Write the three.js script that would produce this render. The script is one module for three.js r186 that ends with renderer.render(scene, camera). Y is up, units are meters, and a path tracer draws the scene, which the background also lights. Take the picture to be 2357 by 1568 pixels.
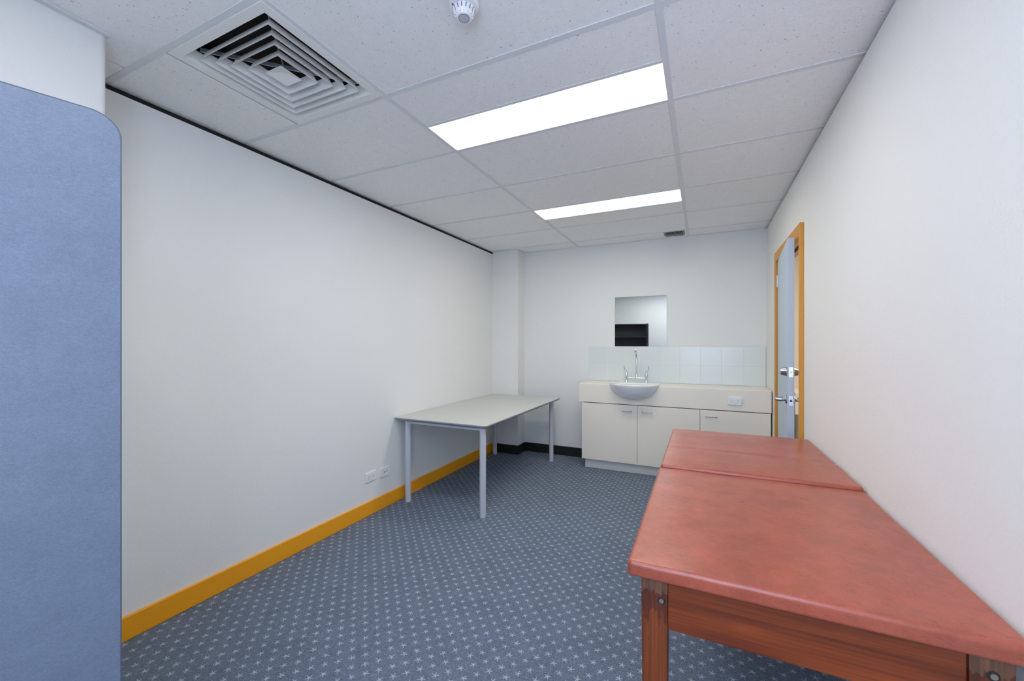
import * as THREE from 'three';
import { RoundedBoxGeometry } from 'three/addons/geometries/RoundedBoxGeometry.js';
import { mergeGeometries, mergeVertices, toCreasedNormals } from 'three/addons/utils/BufferGeometryUtils.js';
import { ImprovedNoise } from 'three/addons/math/ImprovedNoise.js';
import { RectAreaLightUniformsLib } from 'three/addons/lights/RectAreaLightUniformsLib.js';
RectAreaLightUniformsLib.init();

// ---------------------------------------------------------------- camera, sky, exposure
const scene = new THREE.Scene();
const EYE = 1.3532, FOCAL = 932.66;
const camera = new THREE.PerspectiveCamera(2 * Math.atan(784 / FOCAL) * 180 / Math.PI, 2357 / 1568, 0.05, 60);
camera.position.set(0, EYE, 0);
camera.rotation.y = 0.4388;
camera.setViewOffset(2357, 1568, 1.2, -7.9, 2357, 1568);
scene.background = new THREE.Color().setRGB(0.56, 0.7, 1.0);   // overcast daylight outside the window behind the camera
scene.backgroundIntensity = 6.5;
const renderer = new THREE.WebGLRenderer({ antialias: true });
renderer.toneMapping = THREE.LinearToneMapping;
renderer.toneMappingExposure = 1.53;
renderer.shadowMap.enabled = true;
const LIGHT_FRONT = 8.8, LIGHT_BACK = 9, LIGHT_NEAR = 6.8;
const COOL = new THREE.Color().setRGB(0.97, 0.985, 1.0), WARM = new THREE.Color().setRGB(1.0, 0.985, 0.86);

// ---------------------------------------------------------------- room measures (metres)
const XL = -2.3865, XR = 0.583, ZB = -4.7385, ZR = 0.62, HC = 2.51, HW = 2.487;
const GX = -1.3324, GZ = -1.4627;                    // ceiling grid origin

// ---------------------------------------------------------------- helpers
let seed = 7;
const rnd = () => { seed = (seed * 1664525 + 1013904223) >>> 0; return seed / 4294967296; };
const noise = new ImprovedNoise();
const fbm = (x, y, z, o = 4) => { let s = 0, a = 0.5; for (let i = 0; i < o; i++) { s += a * noise.noise(x, y, z); x *= 2.03; y *= 2.03; z *= 2.03; a *= 0.5; } return s; };
const taken = {};
function numbered(name) { const n = taken[name] = (taken[name] ?? -1) + 1; return n ? name + '_' + String(n).padStart(3, '0') : name; }
function wuv(g, ox = 0, oy = 0) {                    // uv in metres, by the way each face points
  if (g.index) g = g.toNonIndexed();
  const p = g.attributes.position, n = g.attributes.normal, uv = new Float32Array(p.count * 2);
  for (let i = 0; i < p.count; i += 3) {
    let nx = 0, ny = 0, nz = 0;
    for (let k = 0; k < 3; k++) { nx += n.getX(i + k); ny += n.getY(i + k); nz += n.getZ(i + k); }
    nx = Math.abs(nx); ny = Math.abs(ny); nz = Math.abs(nz);
    for (let k = 0; k < 3; k++) {
      const x = p.getX(i + k), y = p.getY(i + k), z = p.getZ(i + k);
      const [u, v] = ny >= nx && ny >= nz ? [x, -z] : nx >= nz ? [z, y] : [x, y];
      uv[(i + k) * 2] = u + ox; uv[(i + k) * 2 + 1] = v + oy;
    }
  }
  g.setAttribute('uv', new THREE.BufferAttribute(uv, 2));
  return g;
}
const B = (x0, x1, y0, y1, z0, z1) => new THREE.BoxGeometry(x1 - x0, y1 - y0, Math.abs(z1 - z0)).translate((x0 + x1) / 2, (y0 + y1) / 2, (z0 + z1) / 2);
const R = (x0, x1, y0, y1, z0, z1, r = 0.003, s = 2) => new RoundedBoxGeometry(x1 - x0, y1 - y0, Math.abs(z1 - z0), s, r).translate((x0 + x1) / 2, (y0 + y1) / 2, (z0 + z1) / 2);
const cyl = (r0, r1, h, x, y, z, s = 32) => new THREE.CylinderGeometry(r1, r0, h, s).translate(x, y, z);
function obj(name, geos, m, parent = scene) {
  geos = (Array.isArray(geos) ? geos : [geos]).map((g) => wuv(g));
  const g = geos.length > 1 ? mergeGeometries(geos) : geos[0];
  const o = new THREE.Mesh(g, m);
  o.name = parent === scene ? numbered(name) : name;
  o.castShadow = o.receiveShadow = true;
  parent.add(o);
  return o;
}
function tag(o, label, category, group) { o.userData.label = label; o.userData.category = category; if (group) o.userData.group = group; return o; }
function thing(name, label, category, pos = [0, 0, 0], group) {
  const o = new THREE.Group(); o.name = numbered(name); o.position.set(...pos); scene.add(o);
  return tag(o, label, category, group);
}
function struct(o, label) { o.userData.kind = 'structure'; if (label) o.userData.label = label; return o; }
function local(o, g) { return g.translate(-o.position.x, -o.position.y, -o.position.z); }

// ---------------------------------------------------------------- procedural textures
function tex(w, h, fn, { srgb = true, rx = 1, ry = 1 } = {}) {
  const d = new Uint8Array(w * h * 4);
  for (let y = 0; y < h; y++) for (let x = 0; x < w; x++) {
    const c = fn(x / w, y / h, x, y), i = (y * w + x) * 4;
    for (let k = 0; k < 3; k++) d[i + k] = Math.max(0, Math.min(255, Math.round(Array.isArray(c) ? c[k] : c)));
    d[i + 3] = 255;
  }
  const t = new THREE.DataTexture(d, w, h);
  t.wrapS = t.wrapT = THREE.RepeatWrapping; t.magFilter = THREE.LinearFilter; t.minFilter = THREE.LinearMipmapLinearFilter; t.generateMipmaps = true;
  if (srgb) t.colorSpace = THREE.SRGBColorSpace;
  t.repeat.set(rx, ry); t.needsUpdate = true;
  return t;
}
// noise that wraps on a unit square of n cells
function tiled(n, sd) {
  const g = Array.from({ length: n * n }, () => rnd()); void sd;
  return (u, v) => {
    const x = u * n, y = v * n, i = Math.floor(x), j = Math.floor(y); let a = x - i, b = y - j; a = a * a * (3 - 2 * a); b = b * b * (3 - 2 * b);
    const q = (p, r) => g[((r % n + n) % n) * n + (p % n + n) % n];
    return (q(i, j) * (1 - a) + q(i + 1, j) * a) * (1 - b) + (q(i, j + 1) * (1 - a) + q(i + 1, j + 1) * a) * b;
  };
}
// carpet: blue grey pile with small woven stars on a diamond lattice, 0.0758 m pitch, and single pale tufts between them
const CELL = 0.0758, CN = 8, CP = 1536;
const carpetTex = (() => {
  const s = CP / (CN * CELL);                        // pixels a metre
  const ink = new Float32Array(CP * CP);
  const dab = (px, py, r, a) => {
    for (let y = Math.floor(py - r - 1); y <= py + r + 1; y++) for (let x = Math.floor(px - r - 1); x <= px + r + 1; x++) {
      const d = Math.hypot(x - px, y - py); if (d > r) continue;
      const i = ((y % CP + CP) % CP) * CP + (x % CP + CP) % CP;
      ink[i] = Math.max(ink[i], a * Math.min(1, (r - d) * 0.9 + 0.25));
    }
  };
  for (let j = 0; j < CN * 2; j++) for (let i = 0; i < CN * 2; i++) {
    const cx = (i * CELL / 2) * s, cy = (j * CELL / 2) * s;
    if ((i + j) % 2 === 0) {
      const turn = 0.3 + (rnd() - 0.5) * 0.35;
      for (let k = 0; k < 5; k++) {
        const a = turn + k * Math.PI * 2 / 5 + (rnd() - 0.5) * 0.3, len = (0.0125 + rnd() * 0.004) * s;
        for (let t = 0; t <= 1; t += 0.035) {
          if (rnd() < 0.16) continue;
          dab(cx + Math.cos(a) * len * t + (rnd() - 0.5) * 1.6, cy + Math.sin(a) * len * t + (rnd() - 0.5) * 1.6, (0.003 - 0.0015 * t) * s, 0.62 + 0.38 * rnd());
        }
      }
    } else if (rnd() < 0.85) dab(cx + (rnd() - 0.5) * 4, cy + (rnd() - 0.5) * 4, 0.0022 * s, 0.4 + 0.4 * rnd());
  }
  const n1 = tiled(300), n2 = tiled(140), n3 = tiled(12), n4 = tiled(520);
  const col = (u, v, x, y) => {
    const k = ink[y * CP + x], g = (n1(u, v) - 0.5) * 34 + (n2(u, v) - 0.5) * 22 + (n4(u, v) - 0.5) * 30 + (n3(u, v) - 0.5) * 9;
    const dk = n2(v, u) > 0.9 ? -16 : 0;
    return [106 + g + dk, 118 + g + dk, 135 + g * 1.05 + dk].map((c, q) => c + ([174, 182, 194][q] + g * 0.6 - c) * k);
  };
  return { map: tex(CP, CP, col, { rx: 1 / (CN * CELL), ry: 1 / (CN * CELL) }),
    bump: tex(CP / 2, CP / 2, (u, v) => 255 * (0.5 * n1(u, v) + 0.5 * n4(u, v)), { srgb: false, rx: 1 / (CN * CELL), ry: 1 / (CN * CELL) }) };
})();
// mineral-fibre tile: off white with scattered pin holes
const tileTex = (() => {
  const P = 1536, M = 1.2, s = P / M, hole = new Float32Array(P * P);
  for (let k = 0; k < 3400; k++) {
    const big = rnd() < 0.1, r = (big ? 0.0011 + rnd() * 0.0009 : 0.0005 + rnd() * 0.0006) * s, cx = rnd() * P, cy = rnd() * P, a = rnd() * 3.14, e = 1 + (rnd() < 0.2 ? rnd() : 0), dep = big ? 0.75 : 0.35 + 0.35 * rnd();
    for (let y = -5; y <= 5; y++) for (let x = -5; x <= 5; x++) {
      const q = Math.hypot((x * Math.cos(a) + y * Math.sin(a)) / e, -x * Math.sin(a) + y * Math.cos(a));
      if (q < r + 0.5) { const i = ((Math.floor(cy) + y + P) % P) * P + (Math.floor(cx) + x + P) % P; hole[i] = Math.max(hole[i], dep * Math.min(1, r + 0.5 - q)); }
    }
  }
  const n = tiled(420), m = tiled(60);
  return { map: tex(P, P, (u, v, x, y) => { const h = hole[y * P + x], g = (n(u, v) - 0.5) * 6 + (m(u, v) - 0.5) * 3; return [246 + g - 110 * h, 246 + g - 112 * h, 244 + g - 114 * h]; }, { rx: 1 / M, ry: 1 / M }),
    bump: tex(P / 2, P / 2, (u, v, x, y) => 190 + (n(u, v) - 0.5) * 90 - 150 * hole[2 * y * P + 2 * x], { srgb: false, rx: 1 / M, ry: 1 / M }) };
})();
const paintBump = (() => { const a = tiled(180), b = tiled(70); return tex(512, 512, (u, v) => 255 * (0.6 * a(u, v) + 0.4 * b(u, v)), { srgb: false, rx: 1 / 0.5, ry: 1 / 0.5 }); })();
// red brown vinyl: soft marbling with fine dark crinkles
const vinylTex = (() => {
  const P = 1024, M = 0.9, crack = new Float32Array(P * P);
  for (let k = 0; k < 1100; k++) {
    let x = rnd() * P, y = rnd() * P, a = (rnd() - 0.5) * 1.1 + (rnd() < 0.12 ? 1.2 : 0); const L = 6 + rnd() * 22, d = 0.2 + 0.6 * rnd() * rnd();
    for (let t = 0; t < L; t++) {
      a += (rnd() - 0.5) * 0.3; x += Math.cos(a); y += Math.sin(a) * 0.8;
      const w = d * Math.sin(Math.PI * t / L), i = ((Math.floor(y) + 4 * P) % P) * P + (Math.floor(x) + 4 * P) % P;
      crack[i] = Math.max(crack[i], w); for (const q of [P, 1, P + 1]) crack[(i + q) % (P * P)] = Math.max(crack[(i + q) % (P * P)], w * 0.75);
    }
  }
  const a = tiled(9), b = tiled(26), c = tiled(70), e = tiled(300);
  return { map: tex(P, P, (u, v, x, y) => {
    const m = (a(u, v) - 0.5) * 0.9 + (b(u, v) - 0.5) * 0.8 + (c(u, v) - 0.5) * 0.6, k = crack[y * P + x], f = (e(u, v) - 0.5) * 8;
    return [166 + m * 17 + f, 82 + m * 9 + f, 60 + m * 7 + f].map((q) => q * (1 - 0.42 * k));
  }, { rx: 1 / M, ry: 1 / M }),
    bump: tex(P, P, (u, v, x, y) => 170 + (b(u, v) - 0.5) * 60 + (c(u, v) - 0.5) * 60 + (e(u, v) - 0.5) * 14 - 60 * crack[y * P + x], { srgb: false, rx: 1 / M, ry: 1 / M }) };
})();
// varnished red brown timber, grain along u
function woodTex(dark, light, sd, worn) {
  const P = 512, a = tiled(5), b = tiled(14), s = tiled(90), w = tiled(12);
  return tex(P, P, (u, v) => {
    const bend = a(u, v) * 0.22 + b(u, v) * 0.05 + sd;
    const ring = 0.5 + 0.5 * Math.sin((v + bend) * Math.PI * 2 * 4), fine = s(u * 0.06 * 90 / 90 + sd, v * 1), pore = s(u * 0.12, v);
    let k = 0.2 * ring + 0.4 * fine + 0.25 * pore + 0.25 * (a(u, v) - 0.2);
    const wear = worn * Math.max(0, w(u, v) - 0.72) * 3 + (s(u, v) > 0.985 ? 0.5 : 0);
    return dark.map((d, q) => { const c = d + (light[q] - d) * k; return c + (c * 1.25 + 18 - c) * wear; });
  }, { rx: 1 / 1.2, ry: 1 / 0.3 });
}

// ---------------------------------------------------------------- materials
const std = (o) => new THREE.MeshStandardMaterial(o), phys = (o) => new THREE.MeshPhysicalMaterial(o);
const hex = (r, g, b) => new THREE.Color().setRGB(r / 255, g / 255, b / 255, THREE.SRGBColorSpace);
const M = {
  wall: std({ color: hex(238, 238, 235), roughness: 0.75, bumpMap: paintBump, bumpScale: 0.0006 }),
  wallCream: std({ color: hex(226, 214, 196), roughness: 0.75, bumpMap: paintBump, bumpScale: 0.0006 }),
  ceilTile: std({ map: tileTex.map, bumpMap: tileTex.bump, bumpScale: 0.001, roughness: 0.95 }),
  tee: std({ color: hex(224, 227, 229), roughness: 0.5 }),
  slab: std({ color: hex(120, 120, 118), roughness: 0.9 }),
  black: std({ color: hex(16, 17, 19), roughness: 0.55 }),
  gapShade: std({ color: hex(84, 85, 84), roughness: 0.8 }),  // dark grey stands in for the soft shade inside the gap
  carpet: std({ map: carpetTex.map, bumpMap: carpetTex.bump, bumpScale: 0.003, roughness: 1 }),
  ochre: std({ color: hex(252, 170, 26), roughness: 0.42 }),
  ochreDoor: std({ color: hex(216, 150, 50), roughness: 0.4 }),
  skirtBlack: std({ color: hex(20, 22, 25), roughness: 0.5 }),
  diffuser: std({ color: hex(238, 238, 234), roughness: 0.45 }),
  duct: std({ color: hex(14, 14, 14), roughness: 0.9 }),
  strap: std({ color: hex(190, 198, 206), roughness: 0.35, metalness: 0.6 }),
  plastic: std({ color: hex(240, 240, 240), roughness: 0.35 }),
  slot: std({ color: hex(40, 42, 44), roughness: 0.7 }),
  red: std({ color: hex(205, 30, 45), roughness: 0.3 }),
  greyDisc: std({ color: hex(196, 199, 208), roughness: 0.6 }),
  grille: std({ color: hex(168, 170, 166), roughness: 0.55 }),
  laminate: std({ color: hex(243, 235, 222), roughness: 0.4 }),
  bench: std({ color: hex(238, 233, 220), roughness: 0.35 }),
  kick: std({ color: hex(226, 223, 218), roughness: 0.45 }),
  steel: std({ color: hex(178, 176, 170), roughness: 0.3, metalness: 1 }),
  chrome: std({ color: hex(222, 226, 232), roughness: 0.08, metalness: 1 }),
  satin: std({ color: hex(190, 192, 196), roughness: 0.28, metalness: 1 }),
  brass: std({ color: hex(214, 178, 70), roughness: 0.3, metalness: 1 }),
  ceramic: phys({ color: hex(236, 238, 240), roughness: 0.08, clearcoat: 0.6, clearcoatRoughness: 0.04 }),
  wallTile: phys({ color: hex(229, 233, 232), roughness: 0.2 }),
  wallTileB: phys({ color: hex(227, 231, 232), roughness: 0.22 }),
  grout: std({ color: hex(222, 223, 220), roughness: 0.9 }),
  mirror: std({ color: hex(240, 244, 242), roughness: 0.015, metalness: 1 }),
  mirrorEdge: std({ color: hex(214, 232, 226), roughness: 0.15 }),
  tableTop: std({ color: hex(206, 205, 200), roughness: 0.3 }),
  tableEdge: std({ color: hex(140, 147, 158), roughness: 0.4 }),
  tableLeg: std({ color: hex(198, 202, 210), roughness: 0.35 }),
  door: std({ color: hex(190, 206, 222), roughness: 0.45 }),
  vinyl: phys({ map: vinylTex.map, bumpMap: vinylTex.bump, bumpScale: 0.0012, roughness: 0.34, ior: 1.55, clearcoat: 0.15, clearcoatRoughness: 0.25 }),
  screw: std({ color: hex(170, 160, 145), roughness: 0.4, metalness: 0.8 }),
  lamp: std({ color: hex(250, 250, 245), emissive: new THREE.Color(1, 1, 1), emissiveIntensity: 1.6, roughness: 0.5 }),
  glass: phys({ color: 0xffffff, transmission: 1, thickness: 0, roughness: 0, ior: 1.5 }),
  windowFrame: std({ color: hex(225, 227, 228), roughness: 0.4 }),
};
const woodA = woodTex([96, 35, 10], [160, 76, 23], 0.13, 0.35);
M.railWood = phys({ map: woodA, roughness: 0.5, clearcoat: 0.08, clearcoatRoughness: 0.3 });
woodA.offset.set(0.5, 0);
// legs: upright grain, bare worn band under the pad, a darker brown band below it with a ragged edge, amber varnish further down with scratches
const legTex = (() => {
  const W = 256, H = 1024, g1 = tiled(64), g2 = tiled(26), e = tiled(40), sc = tiled(200);
  return tex(W, H, (u, v) => {
    const y = v * 0.75, grain = (g1(u, v * 0.06) - 0.5) * 0.9 + (g2(u, v * 0.12) - 0.5) * 0.9 + (sc(u, v) - 0.5) * 0.25;
    const rag = (e(u, 0.3) - 0.5) * 0.016 + (g1(u, v * 0.3) - 0.5) * 0.012, rag2 = (g2(u, 0.7) - 0.5) * 0.05 + (e(u, v * 2) - 0.5) * 0.03;
    let c = [120, 58, 20];
    if (y > 0.628 + rag2) c = [92, 40, 19];
    if (y > 0.69 + rag) c = [112, 76, 54];
    c = c.map((q) => q * (1 + 0.34 * grain));
    if (sc(u * 0.7 + 0.1, v * 0.5) > 0.965 && g2(v, u) > 0.6) c = [196, 138, 92];
    return c;
  }, { rx: 1 / 0.19, ry: 1 / 0.75 });
})();
M.legWood = phys({ map: legTex, roughness: 0.5, clearcoat: 0.08, clearcoatRoughness: 0.35 });
// speckled charcoal blue laminate of the shelf unit's side panel
M.panelBlue = (() => {
  const a = tiled(230), b = tiled(60), c = tiled(18), d = tiled(7);
  const t = tex(768, 768, (u, v) => { const g = (a(u, v * 2) - 0.5) * 15 + (b(u, v * 2) - 0.5) * 5 + (c(u, v) - 0.5) * 4 + (d(u, v) - 0.5) * 4; return [106 + g, 117 + g, 134 + g]; }, { rx: 1 / 0.4, ry: 1 / 0.4 });
  const h = tex(768, 768, (u, v) => 128 + (a(u, v * 2) - 0.5) * 160, { srgb: false, rx: 1 / 0.4, ry: 1 / 0.4 });
  return std({ map: t, bumpMap: h, bumpScale: 0.0003, roughness: 0.45 });
})();
M.shelfDark = std({ color: hex(34, 38, 46), roughness: 0.5 });
M.edgeDark = std({ color: hex(74, 80, 94), roughness: 0.5 });

// ---------------------------------------------------------------- the shell
struct(obj('floor', B(XL - 0.15, 3.1, -0.12, 0, ZB - 0.15, ZR + 0.15), M.carpet), 'blue grey carpet woven with small pale stars');
struct(obj('wall_left', [B(XL - 0.12, XL, 0, HW, ZB - 0.12, -0.6)], M.wall), 'long plain white wall above the ochre skirting');
struct(obj('trim_1', [B(XL - 0.12, XL - 0.016, HW, 2.62, ZB, ZR), B(XL - 0.016, XL + 0.001, HW - 0.002, HW + 0.001, ZB + 0.21, -0.6)], M.black), 'black shadow gap between white wall and ceiling');
struct(obj('wall_nib', (() => {                       // thicker wall near the camera with a rounded end
  const s = new THREE.Shape(), x = -2.024, r = 0.022;
  s.moveTo(XL - 0.12, -ZR); s.lineTo(x, -ZR); s.lineTo(x, 0.735 - r); s.absarc(x - r, 0.735 - r, r, 0, Math.PI / 2, false); s.lineTo(XL - 0.12, 0.735); s.closePath();
  return new THREE.ExtrudeGeometry(s, { depth: HC, bevelEnabled: false, curveSegments: 12 }).rotateX(-Math.PI / 2);
})(), M.wall), 'projecting white wall end with a rounded corner');
struct(obj('trim_2', B(-2.024, -2.0, HC - 0.006, HC + 0.0015, -0.735, ZR), M.tee), 'pale angle trim along the top of the projecting wall');
struct(obj('wall_back', [B(XL - 0.12, 3.1, 0, 2.62, ZB - 0.12, ZB)], M.wall), 'white back wall behind the vanity');
struct(obj('pillar', B(XL, -2.04, 0, HC, ZB, -4.527), M.wall), 'square white pillar in the back corner');
const DZ0 = -3.118, DZ1 = -4.04, DH = 2.055, WT = 0.085;         // door opening
struct(obj('wall_right', [B(XR, XR + WT, 0, 2.491, DZ0, ZR), B(XR, XR + WT, 0, 2.491, ZB, DZ1), B(XR, XR + WT, DH, 2.491, DZ1, DZ0)], M.wall), 'plain white wall beside the treatment table');
struct(obj('trim_3', B(XR + 0.03, XR + WT, 2.491, 2.62, ZB, ZR), M.gapShade), 'recessed gap over the right wall, shade put into its grey');
const WX0 = -0.45, WX1 = 0.54, WY0 = 0.8, WY1 = 2.3;
struct(obj('wall_rear', [B(XL - 0.12, WX0, 0, 2.62, ZR, ZR + 0.12), B(WX1, 3.1, 0, 2.62, ZR, ZR + 0.12), B(WX0, WX1, 0, WY0, ZR, ZR + 0.12), B(WX0, WX1, WY1, 2.62, ZR, ZR + 0.12)], M.wall), 'white rear wall with a window');
const win = new THREE.Group(); win.name = 'window_1'; struct(win, 'white framed window in the rear wall'); scene.add(win);
obj('window_frame', [B(WX0, WX0 + 0.05, WY0, WY1, ZR + 0.03, ZR + 0.08), B(WX1 - 0.05, WX1, WY0, WY1, ZR + 0.03, ZR + 0.08), B(WX0 + 0.05, WX1 - 0.05, WY0, WY0 + 0.05, ZR + 0.03, ZR + 0.08), B(WX0 + 0.05, WX1 - 0.05, WY1 - 0.05, WY1, ZR + 0.03, ZR + 0.08), B(0.03, 0.07, WY0 + 0.05, WY1 - 0.05, ZR + 0.035, ZR + 0.075)], M.windowFrame, win);
for (const [a, b] of [[WX0 + 0.05, 0.03], [0.07, WX1 - 0.05]]) obj('pane', B(a, b, WY0 + 0.05, WY1 - 0.05, ZR + 0.052, ZR + 0.058), M.glass, win);
// skirtings
const SK = 0.108;
struct(obj('baseboard_left', R(XL, XL + 0.016, 0, SK, -4.527, -0.735, 0.003), M.ochre), 'ochre painted skirting board along the white wall');
struct(obj('baseboard_back', [R(XL + 0.016, -2.026, 0, SK, -4.527, -4.513, 0.002), R(-2.04, -2.026, 0, SK, ZB + 0.012, -4.5135, 0.002), R(-2.026, -1.19, 0, SK, ZB, ZB + 0.014, 0.002)], M.skirtBlack), 'black skirting around the pillar and back wall');
struct(obj('baseboard_right', [R(XR - 0.016, XR, 0, SK, -3.09, ZR, 0.003)], M.ochre), 'ochre skirting behind the treatment table');

// ---------------------------------------------------------------- suspended ceiling: tees and single tiles
const ceiling = new THREE.Group(); ceiling.name = 'ceiling'; struct(ceiling, 'suspended ceiling of pin-holed white tiles in a metal grid'); scene.add(ceiling);
obj('slab', B(XL - 0.12, 3.1, 2.62, 2.72, ZB - 0.12, ZR + 0.12), M.slab, ceiling);
const rowZ = []; for (let k = -4; k <= 6; k++) rowZ.push(GZ - 0.6 * k);      // tee lines from behind the camera to the back wall
const colX = [XL - 0.015, GX, GX + 1.2, XR + 0.012];
const TB = HC + 0.0022, TT = HC + 0.018, FB = HC - 0.0015;
const lights = [[0.3, 0.6, LIGHT_FRONT, COOL], [1.8, 2.1, LIGHT_BACK, WARM], [-1.5, -1.2, LIGHT_NEAR, COOL]];
const inLight = (z0, z1) => lights.find(([a, b]) => GZ - a <= z0 + 0.001 && GZ - b >= z1 - 0.001);
for (let r = 0; r < rowZ.length - 1; r++) {
  const za = Math.min(rowZ[r], ZR), zb = Math.max(rowZ[r + 1], ZB);
  if (za - zb < 0.02) continue;
  for (let c = 0; c < 3; c++) {
    let parts = [[colX[c], colX[c + 1], za, zb]];
    if (c === 1) {
      const L = lights.find(([a, b]) => GZ - a <= rowZ[r] + 0.001 && GZ - b >= rowZ[r + 1] - 0.001);
      if (L) { const lz0 = GZ - L[0], lz1 = GZ - L[1]; parts = []; if (za - lz0 > 0.01) parts.push([colX[1], colX[2], za, lz0]); if (lz1 - zb > 0.01) parts.push([colX[1], colX[2], lz1, zb]); }
      if (r === rowZ.length - 2) parts = [[colX[1], -0.36, za, zb], [-0.36, -0.159, za, -4.466], [-0.36, -0.159, -4.676, zb], [-0.159, colX[2], za, zb]];
    }
    if (c === 0 && Math.abs(rowZ[r] - (GZ + 0.6)) < 0.01) parts = [[colX[0], -1.932, za, zb]];                       // beside the air diffuser
    if (c === 0 && Math.abs(rowZ[r + 1] - (GZ + 0.6)) < 0.01) parts = [[colX[0], -2.196, za, zb], [-2.192, colX[1], za, zb]];
    for (const [x0, x1, z0, z1] of parts) {
      if (z0 - z1 < 0.02) continue;
      const g = wuv(B(x0, x1, TB, TT, z1, z0), rnd() * 1.2, rnd() * 1.2);
      const m = new THREE.Mesh(g, M.ceilTile); m.name = 'ceiling_tile'; m.castShadow = m.receiveShadow = true; ceiling.add(m);
    }
  }
}
for (const x of [colX[1], colX[2]]) obj('main_tee', [B(x - 0.012, x + 0.012, FB, TB, ZB, ZR), B(x - 0.001, x + 0.001, TB, TB + 0.035, ZB, ZR)], M.tee, ceiling);
for (const z of rowZ) {
  if (z > ZR - 0.02 || z < ZB + 0.02) continue;
  for (let c = 0; c < 3; c++) obj('cross_tee', B(c ? colX[c] + 0.012 : XL + 0.001, c < 2 ? colX[c + 1] - 0.012 : XR + 0.01, FB + 0.0007, TB, z - 0.012, z + 0.012), M.tee, ceiling);
}
for (const [a, b] of lights) for (const v of [a, b]) { if (Math.abs(v / 0.6 - Math.round(v / 0.6)) > 0.01) obj('cross_tee', B(colX[1] + 0.012, colX[2] - 0.012, FB + 0.0007, TB, GZ - v - 0.008, GZ - v + 0.008), M.tee, ceiling); }
obj('wall_angle', [B(XL, XR, FB, TB, ZB, ZB + 0.02), B(-2.04, -2.02, FB, TB, ZB, -4.52), B(XL, -2.02, FB, TB, -4.527, -4.507)], M.tee, ceiling);

// ---------------------------------------------------------------- ceiling lights
const lightLabels = ['long ceiling light panel nearest the smoke detector', 'further ceiling light panel nearer to the back wall', 'ceiling light panel above the camera, out of view'];
lights.forEach(([a, b, power, colour], i) => {
  const cz = GZ - (a + b) / 2, cx = GX + 0.6, w = 1.172, d = Math.abs(b - a) - 0.026;
  const t = thing('ceiling_light', lightLabels[i], 'light', [cx, HC, cz], 'recessed fluorescent panels');
  obj('housing', [B(-w / 2 - 0.004, w / 2 + 0.004, 0.022, 0.09, -d / 2 - 0.004, d / 2 + 0.004)], M.tee, t);
  obj('frame', [B(-w / 2 - 0.008, w / 2 + 0.008, 0.001, 0.012, d / 2, d / 2 + 0.006), B(-w / 2 - 0.008, w / 2 + 0.008, 0.001, 0.012, -d / 2 - 0.006, -d / 2), B(-w / 2 - 0.006, -w / 2, 0.001, 0.012, -d / 2, d / 2), B(w / 2, w / 2 + 0.006, 0.001, 0.012, -d / 2, d / 2)], M.tee, t);
  const lm = M.lamp.clone(); lm.emissive = colour.clone(); if (colour === WARM) lm.emissiveIntensity = 0.7;
  obj('diffuser_panel', B(-w / 2, w / 2, 0.006, 0.01, -d / 2, d / 2), lm, t);
  const L = new THREE.RectAreaLight(colour, power, w - 0.01, d - 0.01);
  L.position.set(0, 0.004, 0); L.rotation.x = -Math.PI / 2; t.add(L);
});

// ---------------------------------------------------------------- air diffuser
{
  const t = thing('air_diffuser', 'square white ceiling air diffuser with nested louvres', 'air vent', [-1.6285, HC, -1.163]);
  const frustum = (h0, y0, h1, y1, th) => {          // square ring whose sides slope from half width h0 at y0 to h1 at y1
    const g = new THREE.LatheGeometry([new THREE.Vector2(h0 * Math.SQRT2, y0), new THREE.Vector2(h1 * Math.SQRT2, y1), new THREE.Vector2(h1 * Math.SQRT2, y1 + th), new THREE.Vector2(h0 * Math.SQRT2 - th * 0.3, y0 + th), new THREE.Vector2(h0 * Math.SQRT2, y0)], 4, Math.PI / 4);
    return toCreasedNormals(g, 0.3);
  };
  const f = 0.288, o = 0.252;
  obj('frame', [B(-f, f, -0.004, 0.004, o, f), B(-f, f, -0.004, 0.004, -f, -o), B(-f, -o, -0.004, 0.004, -o, o), B(o, f, -0.004, 0.004, -o, o), frustum(o, -0.003, o - 0.022, 0.034, 0.002)], M.diffuser, t);
  [0.214, 0.176, 0.138, 0.094].forEach((h, i) => obj('louvre', frustum(h, -0.005, h - 0.016, 0.031, 0.0022), M.diffuser, t));
  obj('louvre_centre', [frustum(0.05, -0.005, 0.004, 0.012, 0.002), B(-0.006, 0.006, 0.01, 0.014, -0.006, 0.006)], M.diffuser, t);
  obj('duct', [B(-0.25, 0.25, 0.1, 0.104, -0.25, 0.25), B(-0.254, -0.25, 0.03, 0.104, -0.25, 0.25), B(0.25, 0.254, 0.03, 0.104, -0.25, 0.25), B(-0.25, 0.25, 0.03, 0.104, -0.254, -0.25), B(-0.25, 0.25, 0.03, 0.104, 0.25, 0.254)], M.duct, t);
  for (const [a, b] of [[1, 1], [1, -1], [-1, 1], [-1, -1]]) {
    const g = new THREE.BoxGeometry(0.3, 0.016, 0.003).translate(0.15, 0.036, 0).rotateY(Math.atan2(-b, a));
    obj('strap', g, M.strap, t);
  }
}
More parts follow.
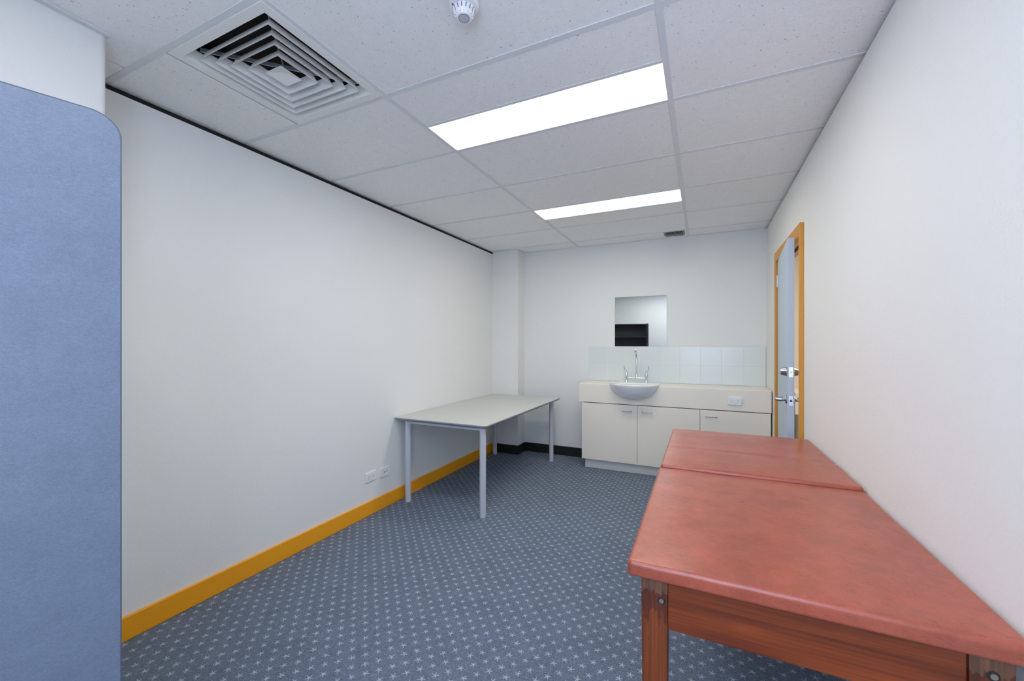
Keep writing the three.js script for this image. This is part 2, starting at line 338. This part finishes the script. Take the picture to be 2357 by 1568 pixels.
// return air grille near the back wall
{
  const t = thing('air_grille', 'small grey slotted grille in the ceiling above the mirror', 'air vent', [-0.2595, HC, -4.571]);
  const w = 0.0925, d = 0.099;
  obj('frame', [B(-w, w, -0.003, 0.006, d - 0.008, d), B(-w, w, -0.003, 0.006, -d, -d + 0.008), B(-w, -w + 0.008, -0.003, 0.006, -d + 0.008, d - 0.008), B(w - 0.008, w, -0.003, 0.006, -d + 0.008, d - 0.008)], M.grille, t);
  for (let k = 0; k < 13; k++) obj('slat', new THREE.BoxGeometry(0.0024, 0.012, 2 * d - 0.016).rotateZ(0.5).translate(-w + 0.014 + k * 0.0131, 0.004, 0), M.grille, t);
  obj('backing', B(-w + 0.006, w - 0.006, 0.022, 0.026, -d + 0.004, d - 0.004), M.duct, t);
}
// smoke detector
{
  const t = thing('smoke_detector', 'white round smoke detector with red light on the ceiling', 'smoke detector', [-0.722, HC, -1.163]);
  const lathe = (p, s = 48) => new THREE.LatheGeometry(p.map(([r, y]) => new THREE.Vector2(r, y)), s);
  obj('base', lathe([[0, 0.003], [0.05, 0.003], [0.05, -0.024], [0.0485, -0.028], [0.046, -0.03], [0.036, -0.032], [0, -0.032]]), M.plastic, t);
  const body = obj('body', lathe([[0, -0.03], [0.0345, -0.031], [0.0335, -0.036], [0.0265, -0.06], [0.0245, -0.0635], [0.0205, -0.0645], [0, -0.0645]]), M.plastic, t);
  for (let k = 0; k < 14; k++) {
    const a = k / 14 * Math.PI * 2 + 0.1;
    obj('rib', new THREE.BoxGeometry(0.0045, 0.026, 0.0035).rotateX(0.28).translate(0, -0.047, 0.0322).rotateY(a), M.plastic, body);
    obj('slot', new THREE.BoxGeometry(0.0028, 0.012, 0.003).rotateX(0.28).translate(0, -0.041, 0.0308).rotateY(a + Math.PI / 14), M.slot, body);
  }
  obj('cap_disc', cyl(0.0165, 0.0175, 0.0012, 0, -0.0649, 0), M.greyDisc, t);
  obj('cap_ring', new THREE.TorusGeometry(0.0178, 0.0006, 8, 40).rotateX(Math.PI / 2).translate(0, -0.0648, 0), M.edgeDark, t);
  obj('indicator_light', new THREE.SphereGeometry(0.0034, 16, 10).translate(-0.024, -0.0305, 0.031), M.red, t);
}

// ---------------------------------------------------------------- wall outlets
function outlet(kind, label, pos, face) {
  const t = thing(kind === 'data' ? 'wall_socket' : 'power_outlet', label, kind === 'data' ? 'wall socket' : 'power outlet', pos);
  const w = 0.0575, h = 0.037;                        // built facing +z, then turned
  t.rotation.y = face;
  obj('plate', R(-w, w, -h, h, 0, 0.011, 0.003, 3), M.plastic, t);
  if (kind === 'power') {
    for (const s of [-1, 1]) {
      const sw = obj('switch', R(s * 0.026 - 0.009, s * 0.026 + 0.009, 0.013, 0.023, 0.0105, 0.0135, 0.0012), M.plastic, t);
      obj('mark', B(s * 0.026 - 0.006, s * 0.026 + 0.006, 0.0108, 0.0124, 0.0108, 0.0114), M.slot, sw);
      for (const q of [-1, 1]) obj('pin_slot', new THREE.BoxGeometry(0.002, 0.008, 0.0008).rotateZ(q * 0.5).translate(s * 0.026 + q * 0.0068, -0.004, 0.0112), M.slot, t);
      obj('pin_slot', B(s * 0.026 - 0.001, s * 0.026 + 0.001, -0.021, -0.013, 0.0108, 0.0116), M.slot, t);
    }
    obj('screw', cyl(0.0026, 0.0026, 0.001, 0, 0, 0, 16).rotateX(Math.PI / 2).translate(0, -0.026, 0.0113), M.slot, t);
  } else for (const s of [-1, 1]) obj('jack', R(s * 0.014 - 0.0045, s * 0.014 + 0.0045, -0.006, 0.004, 0.0095, 0.0118, 0.001), M.slot, t);
  return t;
}
outlet('power', 'white double power outlet low on the left wall', [XL, 0.3, -2.438], Math.PI / 2);
outlet('data', 'white two-hole wall socket next to the table leg', [XL, 0.295, -2.602], Math.PI / 2);
outlet('power', 'white double power outlet on the vanity front', [0.281, 0.818, -4.33], 0);

// ---------------------------------------------------------------- table
{
  const x0 = -2.381, x1 = -1.492, z0 = -4.52, z1 = -2.716, y = 0.725;
  const t = thing('table', 'long grey table on four round legs against the left wall', 'table', [(x0 + x1) / 2, 0, (z0 + z1) / 2]);
  const hw = (x1 - x0) / 2, hd = (z1 - z0) / 2;
  const rr = (w, d, r) => { const s = new THREE.Shape(); s.moveTo(-w + r, -d); s.lineTo(w - r, -d); s.absarc(w - r, -d + r, r, -Math.PI / 2, 0); s.lineTo(w, d - r); s.absarc(w - r, d - r, r, 0, Math.PI / 2); s.lineTo(-w + r, d); s.absarc(-w + r, d - r, r, Math.PI / 2, Math.PI); s.lineTo(-w, -d + r); s.absarc(-w + r, -d + r, r, Math.PI, Math.PI * 1.5); return s; };
  obj('tabletop', new THREE.ExtrudeGeometry(rr(hw - 0.0005, hd - 0.0005, 0.012), { depth: 0.003, bevelEnabled: false, curveSegments: 6 }).rotateX(-Math.PI / 2).translate(0, y - 0.003, 0), M.tableTop, t);
  // the edge is undercut: full width at the top, drawn in below
  const edge = new THREE.ExtrudeGeometry(rr(hw - 0.018, hd - 0.018, 0.008), { depth: 0.006, bevelEnabled: true, bevelThickness: 0.0145, bevelSize: 0.018, bevelSegments: 1, curveSegments: 6 }).rotateX(-Math.PI / 2);
  const p = edge.attributes.position;                 // straighten the upper half so that only the underside is bevelled
  for (let i = 0; i < p.count; i++) if (p.getY(i) > 0.003) { const q = p.getY(i) > 0.008; p.setY(i, q ? 0.0085 : 0.006); const sx = Math.sign(p.getX(i)), sz = Math.sign(p.getZ(i)); if (q) { if (Math.abs(p.getX(i)) > hw - 0.03) p.setX(i, sx * (Math.abs(p.getX(i)) + 0.018)); if (Math.abs(p.getZ(i)) > hd - 0.03) p.setZ(i, sz * (Math.abs(p.getZ(i)) + 0.018)); } }
  edge.computeVertexNormals();
  obj('table_edge', edge.translate(0, y - 0.0117, 0), M.tableEdge, t);
  for (const rz of [hd - 0.06, -hd + 0.09]) obj('rail', B(-hw + 0.09, hw - 0.06, y - 0.05, y - 0.026, rz - 0.015, rz + 0.015), M.tableLeg, t);
  for (const [lx, lz] of [[-2.284, -2.776], [-1.547, -2.77], [-1.572, -4.432], [-2.305, -4.432]]) {
    const l = obj('leg', cyl(0.0252, 0.0252, 0.69, lx - t.position.x, 0.357, lz - t.position.z, 40), M.tableLeg, t);
    obj('foot', cyl(0.0245, 0.0252, 0.012, lx - t.position.x, 0.006, lz - t.position.z, 40), M.greyDisc, l);
    obj('collar', cyl(0.034, 0.034, 0.008, lx - t.position.x, 0.699, lz - t.position.z, 32), M.tableLeg, l);
  }
}

// ---------------------------------------------------------------- vanity unit, basin, tap, splashback, mirror
function vanity(name, label, ox, doors) {
  const X0 = -1.187, X1 = 0.571, F = -4.334;
  const t = thing(name, label, 'cabinet', [ox, 0, 0]);
  obj('carcass', [B(X0, X0 + 0.016, 0.1, 0.72, ZB + 0.002, F - 0.02), B(X1 - 0.016, X1, 0.1, 0.72, ZB + 0.002, F - 0.02), B(X0 + 0.016, X1 - 0.016, 0.1, 0.116, ZB + 0.002, F - 0.02), B(X0 + 0.016, X1 - 0.016, 0.116, 0.72, ZB + 0.002, ZB + 0.01)], M.laminate, t);
  obj('kickboard', B(X0 + 0.027, X1 - 0.005, 0.001, 0.1, ZB + 0.05, -4.385), M.kick, t);
  const xs = [X0, -0.602, -0.015, X1];
  for (let k = 0; k < doors; k++) {
    const a = xs[k] + 0.0015, b = xs[k + 1] - 0.0015;
    const d = obj('door', R(a, b, 0.106, 0.716, F - 0.018, F, 0.0015), M.laminate, t);
    const hx = [-0.7035, -0.5035, 0.0835][k], hy = 0.654;
    const c = new THREE.CatmullRomCurve3([[-0.048, 0, 0.001], [-0.048, 0, 0.016], [-0.044, 0, 0.022], [-0.036, 0, 0.024], [0.036, 0, 0.024], [0.044, 0, 0.022], [0.048, 0, 0.016], [0.048, 0, 0.001]].map((q) => new THREE.Vector3(hx + q[0], hy, F + q[2])), false, 'catmullrom', 0.2);
    obj('handle', new THREE.TubeGeometry(c, 40, 0.0042, 10), M.steel, d);
  }
  return t;
}
vanity('vanity_cabinet', 'cream three-door vanity cabinet under the basin', 0, 3);
{ // worktop with a deep apron
  const t = thing('vanity_worktop', 'cream worktop with deep front apron over the vanity cabinet', 'worktop', [0, 0.72, 0]);
  obj('top', local(t, B(-1.214, 0.578, 0.904, 0.925, ZB + 0.008, -4.349)), M.bench, t);
  obj('apron', local(t, mergeGeometries([R(-1.214, 0.575, 0.723, 0.922, -4.349, -4.33, 0.0015)].map((g) => g))), M.laminate, t);
  obj('end_panel', local(t, B(-1.214, -1.198, 0.723, 0.904, ZB + 0.01, -4.349)), M.laminate, t);
}
{ // semi-recessed basin
  const t = thing('basin', 'white half-round ceramic basin bulging from the vanity front', 'basin', [-0.638, 0.925, -4.38]);
  const N = 64, rows = [], pos = [], idx = [];
  // outline of the rim: rounded front, straighter back with a tap shelf
  const outline = (a, k) => { const c = Math.cos(a), s = Math.sin(a); const front = s > 0; const sx = Math.sign(c) * Math.pow(Math.abs(c), 0.95) * 0.252, sz = front ? Math.pow(s, 0.95) * 0.212 : -Math.pow(-s, 0.6) * 0.275; return [sx * k, sz * k]; };
  const prof = [[0.0, -0.155], [0.2, -0.152], [0.4, -0.142], [0.58, -0.124], [0.74, -0.098], [0.86, -0.066], [0.94, -0.034], [0.985, -0.008], [1.0, 0.006], [0.995, 0.012], [0.975, 0.0145], [0.9, 0.0125], [0.875, 0.008], [0.84, -0.02], [0.76, -0.07], [0.6, -0.105], [0.4, -0.12], [0.2, -0.126], [0.0, -0.128]];
  prof.forEach(([k, y], j) => { for (let i = 0; i < N; i++) { const a = i / N * Math.PI * 2; let [x, z] = outline(a, k); if (j > 10) { z = z * 0.8 + 0.035 * (1 - 0 * k); if (Math.sin(a) < 0) z = z * 0.72 + 0.012; } pos.push(x, y, z); } });
  for (let j = 0; j < prof.length - 1; j++) for (let i = 0; i < N; i++) { const a = j * N + i, b = j * N + (i + 1) % N, c = a + N, d = b + N; idx.push(a, c, b, b, c, d); }
  let g = new THREE.BufferGeometry(); g.setAttribute('position', new THREE.Float32BufferAttribute(pos, 3)); g.setIndex(idx); g.computeVertexNormals(); void rows;
  obj('bowl', g, M.ceramic, t);
  obj('waste', cyl(0.02, 0.02, 0.004, 0, -0.124, 0.03, 24), M.chrome, t);
}
{ // bridge tap with two lever valves and a tall swan neck
  const t = thing('tap', 'chrome bridge tap with tall swan neck and two levers', 'tap', [-0.648, 0.938, -4.598]);
  const tube = (pts, r, n = 40) => new THREE.TubeGeometry(new THREE.CatmullRomCurve3(pts.map((p) => new THREE.Vector3(...p))), n, r, 14);
  for (const s of [-1, 1]) {
    const x = s * 0.104;
    const v = obj('valve', new THREE.LatheGeometry([[0, 0], [0.022, 0], [0.022, 0.003], [0.0165, 0.008], [0.0145, 0.02], [0.0165, 0.032], [0.0165, 0.085], [0.0135, 0.1], [0.008, 0.106], [0, 0.107]].map(([r, y]) => new THREE.Vector2(r, y)), 32).translate(x, 0, 0), M.chrome, t);
    obj('lever', [new THREE.SphereGeometry(0.0105, 20, 14).translate(x, 0.113, 0), tube([[x + s * 0.004, 0.112, 0], [x + s * 0.016, 0.122, 0.002], [x + s * 0.022, 0.14, 0.004], [x + s * 0.026, 0.17, 0.006]], 0.0048, 20)], M.chrome, v);
  }
  obj('bridge', [new THREE.CylinderGeometry(0.0075, 0.0075, 0.19, 20).rotateZ(Math.PI / 2).translate(0, 0.042, 0), new THREE.SphereGeometry(0.014, 20, 14).translate(0, 0.042, 0)], M.chrome, t);
  obj('spout', [cyl(0.0125, 0.0105, 0.045, 0, 0.065, 0, 24), tube([[0, 0.06, 0], [0, 0.2, 0], [0, 0.28, 0], [0, 0.328, 0.018], [0.002, 0.352, 0.06], [0.004, 0.345, 0.11], [0.005, 0.315, 0.14], [0.005, 0.28, 0.146]], 0.0085, 60), cyl(0.0105, 0.0105, 0.02, 0.005, 0.274, 0.1465, 20)], M.chrome, t);
}
{ // splashback: two rows of nine 200 mm tiles
  const t = thing('splashback', 'two rows of pale glossy square tiles behind the basin', 'splashback', [-1.212, 0.926, ZB + 0.001]);
  obj('grout', B(0, 1.79, 0.0, 0.397, 0.0, 0.0062), M.grout, t);
  for (let r = 0; r < 2; r++) for (let c = 0; c < 9; c++) {
    const x0 = c * 0.2 + 0.0008, x1 = Math.min((c + 1) * 0.2 - 0.0008, 1.79), y0 = r ? 0.1985 : 0.002, y1 = r ? 0.397 : 0.1972;
    const tl = obj('tile', R(x0, x1, y0, y1, 0.002, 0.0075, 0.001, 2), (r * 9 + c) % 3 ? M.wallTile : M.wallTileB, t);
    void tl;
  }
}
{
  const t = thing('wall_mirror', 'frameless square mirror above the basin', 'mirror', [-0.6255, 1.3235, ZB + 0.0005]);
  obj('glass', B(-0.2815, 0.2815, 0.0, 0.568, 0.0, 0.0045), M.mirrorEdge, t);
  obj('reflecting_face', B(-0.279, 0.279, 0.0025, 0.5655, 0.0045, 0.0055), M.mirror, t);
}

// ---------------------------------------------------------------- door to the next room
{
  const fr = new THREE.Group(); fr.name = 'trim_4'; struct(fr, 'ochre painted door frame in the right wall'); scene.add(fr);
  const xf = 0.561, o = 0.068, j = 0.012;
  obj('architrave', R(xf, XR, 0, DH + o, DZ0 - j, DZ0 + 0.026, 0.003), M.ochreDoor, fr);
  obj('architrave', R(xf, XR, 0, DH + o, DZ1 - 0.05, DZ1 + j, 0.003), M.ochreDoor, fr);
  obj('architrave', R(xf, XR, DH - j, DH + o, DZ1 + j, DZ0 - j, 0.003), M.ochreDoor, fr);
  const xo = XR + WT;
  obj('jamb', B(XR - 0.002, xo + 0.002, 0, DH, DZ0 - 0.012, DZ0), M.ochreDoor, fr);
  obj('jamb', B(XR - 0.002, xo + 0.002, 0, DH, DZ1, DZ1 + 0.012), M.ochreDoor, fr);
  obj('head', B(XR - 0.002, XR + 0.026, DH - 0.014, DH, DZ1 + 0.012, DZ0 - 0.012), M.ochreDoor, fr);
  obj('head', B(XR + 0.062, xo + 0.002, DH - 0.02, DH, DZ1 + 0.012, DZ0 - 0.012), M.ochreDoor, fr);
  obj('head_dark_strip', B(XR + 0.026, XR + 0.053, DH - 0.008, DH, DZ1 + 0.012, DZ0 - 0.012), M.slot, fr);  // dark strip along the underside of the door head, pale strip beside it
  obj('head_pale_strip', B(XR + 0.053, XR + 0.062, DH - 0.018, DH, DZ1 + 0.012, DZ0 - 0.012), M.satin, fr);
  // leaf: hinged on the far jamb, standing a few degrees open into this room; built along +z from the hinge
  const leaf = new THREE.Group(); leaf.name = 'door_1'; struct(leaf, 'pale blue grey door standing ajar'); leaf.position.set(0.5765, 0, -4.02); leaf.rotation.y = -0.078; scene.add(leaf);
  const W = 0.845, T = 0.037;
  obj('leaf', R(0.0, T, 0.012, 2.048, 0.002, W, 0.0015), M.door, leaf);
  for (const y of [0.22, 1.877]) obj('hinge', [cyl(0.006, 0.006, 0.1, -0.004, y, -0.004, 16), B(-0.003, 0.001, y - 0.05, y + 0.05, 0, 0.004)], M.satin, leaf);
  const zl = W - 0.065;
  for (const s of [-1, 1]) {
    const x0 = s < 0 ? 0 : T, turn = (g) => g.rotateZ(-s * Math.PI / 2).translate(x0, 0, zl);
    obj('deadlock', turn(new THREE.LatheGeometry([[0, 0], [0.0315, 0], [0.0315, 0.003], [0.0205, 0.034], [0.018, 0.036], [0, 0.036]].map(([r, y]) => new THREE.Vector2(r, y)), 32)).translate(0, 1.168, 0), M.satin, leaf);
    obj('door_knob', turn(new THREE.LatheGeometry([[0, 0], [0.029, 0], [0.029, 0.006], [0.025, 0.009], [0.0125, 0.011], [0.0125, 0.02], [0.0165, 0.03], [0.0125, 0.062], [0.0105, 0.064], [0, 0.064]].map(([r, y]) => new THREE.Vector2(r, y)), 32)).translate(0, 0.982, 0), M.satin, leaf);
  }
  const p1 = obj('lock_plate', R(0.006, T - 0.006, 1.134, 1.202, W - 0.002, W + 0.0012, 0.001), M.satin, leaf);
  obj('bolt', cyl(0.007, 0.007, 0.003, 0, 0, 0, 20).rotateX(Math.PI / 2).translate(T / 2, 1.17, W + 0.0018), M.brass, p1);
  const p2 = obj('latch_plate', R(0.006, T - 0.006, 0.948, 1.012, W - 0.002, W + 0.0012, 0.001), M.satin, leaf);
  obj('latch_hole', cyl(0.007, 0.007, 0.003, 0, 0, 0, 20).rotateX(Math.PI / 2).translate(T / 2, 0.98, W + 0.0012), M.slot, p2);
}
// the room beyond the door: cream walls, its own cabinet and light
struct(obj('wall_beyond', [B(3.0, 3.1, 0, 2.62, ZB, ZR), B(XR + WT, 3.0, 0, 2.62, -1.7, -1.6), B(XR + WT, 3.0, 0, 2.52, ZB, ZB + 0.02)], M.wallCream), 'cream walls of the next room');
struct(obj('ceiling_beyond', B(XR + WT, 3.0, HC, HC + 0.03, ZB, -1.7), M.tee), 'ceiling of the next room');
{
  const t = thing('sideboard', 'cream cabinet glimpsed through the door gap', 'cabinet', [1.65, 0, ZB + 0.02]);
  obj('carcass', B(-0.87, 0.87, 0, 0.72, 0.005, 0.37), M.wallCream, t);
  obj('apron', R(-0.9, 0.9, 0.728, 0.92, 0.38, 0.4, 0.002), M.laminate, t);
  obj('top', B(-0.9, 0.9, 0.905, 0.925, 0.002, 0.38), M.bench, t);
  for (let k = 0; k < 3; k++) obj('door', R(-0.87 + k * 0.58, -0.293 + k * 0.58, 0.1, 0.718, 0.37, 0.388, 0.002), M.laminate, t);
  const l = thing('ceiling_lamp', 'lamp panel on the ceiling of the next room', 'light', [1.8, HC, -3.3]);
  obj('housing', B(-0.6, 0.6, -0.03, -0.001, -0.15, 0.15), M.tee, l);
  obj('diffuser_panel', B(-0.58, 0.58, -0.034, -0.0305, -0.13, 0.13), M.lamp.clone(), l);
  const L = new THREE.RectAreaLight(new THREE.Color().setRGB(1, 0.96, 0.88), 22, 1.15, 0.25); L.position.set(0, -0.038, 0); L.rotation.x = -Math.PI / 2; l.add(L);
}

// ---------------------------------------------------------------- open shelf unit whose side panel fills the left edge
{
  const t = thing('shelf_unit', 'tall dark shelf unit with blue grey rounded side panel', 'shelf', [-1.026, 0, -0.391]);
  const H = 1.793, D = 0.3, Wd = 0.88, th = 0.018;
  t.rotation.y = -0.2863;
  const side = (x, name, m) => {                       // depth runs along +z from the front edge; front top corner is rounded
    const s = new THREE.Shape(), r = 0.042; s.moveTo(0, 0); s.lineTo(D, 0); s.lineTo(D, H); s.lineTo(r, H); s.absarc(r, H - r, r, Math.PI / 2, Math.PI, false); s.closePath();
    const g = new THREE.ExtrudeGeometry(s, { depth: th - 0.002, bevelEnabled: true, bevelThickness: 0.001, bevelSize: 0.0008, bevelSegments: 1, curveSegments: 14 });
    return obj(name, g.rotateY(-Math.PI / 2).translate(x, 0, 0), m, t);
  };
  const p = side(0, 'side_panel', M.panelBlue);
  { // thin dark edge strip running round the front and top of the panel
    const s = new THREE.Shape(), r = 0.042, e = 0.0022; s.moveTo(-e, 0); s.lineTo(0.0, 0); s.lineTo(0, H - r); s.absarc(r, H - r, r, Math.PI, Math.PI / 2, true); s.lineTo(D, H); s.lineTo(D, H + e); s.lineTo(r, H + e); s.absarc(r, H - r, r + e, Math.PI / 2, Math.PI, false); s.closePath();
    obj('edge_strip', new THREE.ExtrudeGeometry(s, { depth: th, bevelEnabled: false, curveSegments: 14 }).rotateY(-Math.PI / 2).translate(0.001, 0, 0), M.edgeDark, p);
  }
  side(-Wd, 'side_panel', M.panelBlue);
  for (const y of [0.06, 0.42, 0.78, 1.14, 1.495]) obj('shelf', B(-Wd, -th, y, y + 0.02, 0.012, D - 0.01), M.shelfDark, t);
  obj('top_panel', B(-Wd, -th, H - 0.028, H - 0.008, 0.006, D - 0.01), M.shelfDark, t);
  obj('back_panel', B(-Wd, -th, 0.02, H - 0.028, D - 0.01, D - 0.004), M.shelfDark, t);
  obj('plinth', B(-Wd, -th, 0.001, 0.06, 0.03, 0.045), M.shelfDark, t);
}

// ---------------------------------------------------------------- treatment table
{
  const t = thing('treatment_table', 'wooden treatment table padded with worn red brown vinyl', 'treatment table', [0.197, 0, -2.012]);
  const PX0 = -0.18 - 0.197, PX1 = 0.576 - 0.197, Z0 = -1.106 + 2.012, Z1 = -2.918 + 2.012;
  // padded block with rounded, slightly uneven edges
  function pad(x0, x1, y0, y1, za, zb, r, amp, sd, crown = 0.004) {
    const w = x1 - x0, h = y1 - y0, d = za - zb, nx = 46, ny = 10, nz = Math.max(24, Math.round(d * 60)), e = 5;
    let g = new THREE.BoxGeometry(2, 2, 2, nx, ny, nz); g.deleteAttribute('uv'); g.deleteAttribute('normal'); g = mergeVertices(g, 1e-4);
    const p = g.attributes.position, warp = (q, n, half) => { // put e rows of vertices into each rounded edge
      const i = Math.round((q + 1) / 2 * n); if (i <= e) return -half + r * i / e; if (i >= n - e) return half - r * (n - i) / e; return -half + r + (2 * half - 2 * r) * (i - e) / (n - 2 * e);
    };
    for (let i = 0; i < p.count; i++) {
      const v = new THREE.Vector3(warp(p.getX(i), nx, w / 2), p.getY(i) * h / 2, warp(p.getZ(i), nz, d / 2));
      const ry = Math.min(r, h / 2 - 0.0005), c = new THREE.Vector3(THREE.MathUtils.clamp(v.x, -w / 2 + r, w / 2 - r), THREE.MathUtils.clamp(v.y, -h / 2 + ry * 0.3, h / 2 - ry), THREE.MathUtils.clamp(v.z, -d / 2 + r, d / 2 - r));
      const q = v.clone().sub(c);
      if (q.lengthSq() > 1e-12) { const a = new THREE.Vector3(Math.abs(q.x) / r, Math.abs(q.y) / (v.y > 0 ? ry : ry * 0.3), Math.abs(q.z) / r), m = Math.max(a.x, a.y, a.z), l = a.length(); if (l > 1e-6) q.multiplyScalar(m / l); }
      v.copy(c).add(q);
      const wx = (x0 + x1) / 2 + v.x, wz = (za + zb) / 2 + v.z, top = v.y > 0 ? 1 : 0, ex = Math.min(1, (w / 2 - Math.abs(v.x)) / 0.12), ez = Math.min(1, (d / 2 - Math.abs(v.z)) / 0.12);
      v.y += top * (crown * Math.max(0, ex) * Math.max(0, ez) + amp * 0.8 * fbm(wx * 9, sd, wz * 9, 3));
      if (Math.abs(v.z) > d / 2 - r) v.z += amp * 1.6 * fbm(wx * 13, v.y * 20 + sd, 3.1, 3) * Math.sign(v.z);
      if (Math.abs(v.x) > w / 2 - r) v.x += amp * 1.6 * fbm(wz * 13, v.y * 20 + sd, 7.7, 3) * Math.sign(v.x);
      p.setXYZ(i, wx, (y0 + y1) / 2 + v.y, wz);
    }
    g.computeVertexNormals();
    return g;
  }
  const seam = -2.008 + 2.012, fold = -2.362 + 2.012;
  obj('padded_top', pad(PX0, PX1, 0.738, 0.78, Z0, seam, 0.013, 0.0035, 1.3), M.vinyl, t);
  const head = pad(PX0 + 0.006, PX1 - 0.002, 0.738, 0.793, seam - 0.001, Z1, 0.012, 0.0035, 5.9);
  { const p = head.attributes.position; for (let i = 0; i < p.count; i++) { const y = p.getY(i); if (y > 0.77) { const dz = p.getZ(i) - fold; p.setY(i, y - 0.006 * Math.exp(-(dz * dz) / (2 * 0.012 * 0.012)) - 0.004 * THREE.MathUtils.smoothstep(-dz, 0, 0.1)); } } head.computeVertexNormals(); }
  obj('head_section', head, M.vinyl, t);
  // frame
  const fz = -1.14 + 2.012, bz = -2.885 + 2.012, lx0 = -0.148 - 0.197, lx1 = 0.559 - 0.197;
  const legShape = (x0, x1, z0, z1) => { const g = new THREE.BoxGeometry(1, 1, 1, 1, 1, 1), p = g.attributes.position; for (let i = 0; i < p.count; i++) { const up = p.getY(i) > 0, k = up ? 1 : 0.82; p.setXYZ(i, (x0 + x1) / 2 + p.getX(i) * (x1 - x0) * k, up ? 0.739 : 0.0, (z0 + z1) / 2 + p.getZ(i) * (z1 - z0) * k); } g.computeVertexNormals(); return g; };
  const legs = [[lx0, lx0 + 0.067, fz - 0.067, fz], [lx1 - 0.067, lx1, fz - 0.067, fz], [lx0, lx0 + 0.067, bz, bz + 0.067], [lx1 - 0.067, lx1, bz, bz + 0.067]];
  legs.forEach(([a, b, c, d], i) => {
    const l = obj('leg', legShape(a, b, c, d), M.legWood, t);
    if (i < 2) {
      const sx = i ? a + 0.035 : a + 0.0515, sy = i ? 0.69 : 0.673;
      obj('bolt', [cyl(0.0068, 0.006, 0.004, 0, 0, 0, 18).rotateX(Math.PI / 2).translate(sx, sy, d + 0.001)], M.screw, l);
      obj('bolt_hole', [new THREE.TorusGeometry(0.0085, 0.0018, 8, 20).translate(sx, sy, d - 0.0008)], M.slot, l);
    }
  });
  const ry0 = 0.597, ry1 = 0.738;
  obj('end_rail', R(lx0 + 0.067, lx1 - 0.0675, ry0, ry1, fz - 0.034, fz - 0.006, 0.002), M.railWood, t);
  obj('end_rail', R(lx0 + 0.067, lx1 - 0.067, ry0, ry1, bz + 0.006, bz + 0.034, 0.002), M.railWood, t);
  obj('side_rail', R(lx0 + 0.006, lx0 + 0.034, ry0, ry1, bz + 0.067, fz - 0.067, 0.002), M.railWood, t);
  obj('side_rail', R(lx1 - 0.034, lx1 - 0.006, ry0, ry1, bz + 0.067, fz - 0.067, 0.002), M.railWood, t);
}

renderer.render(scene, camera);
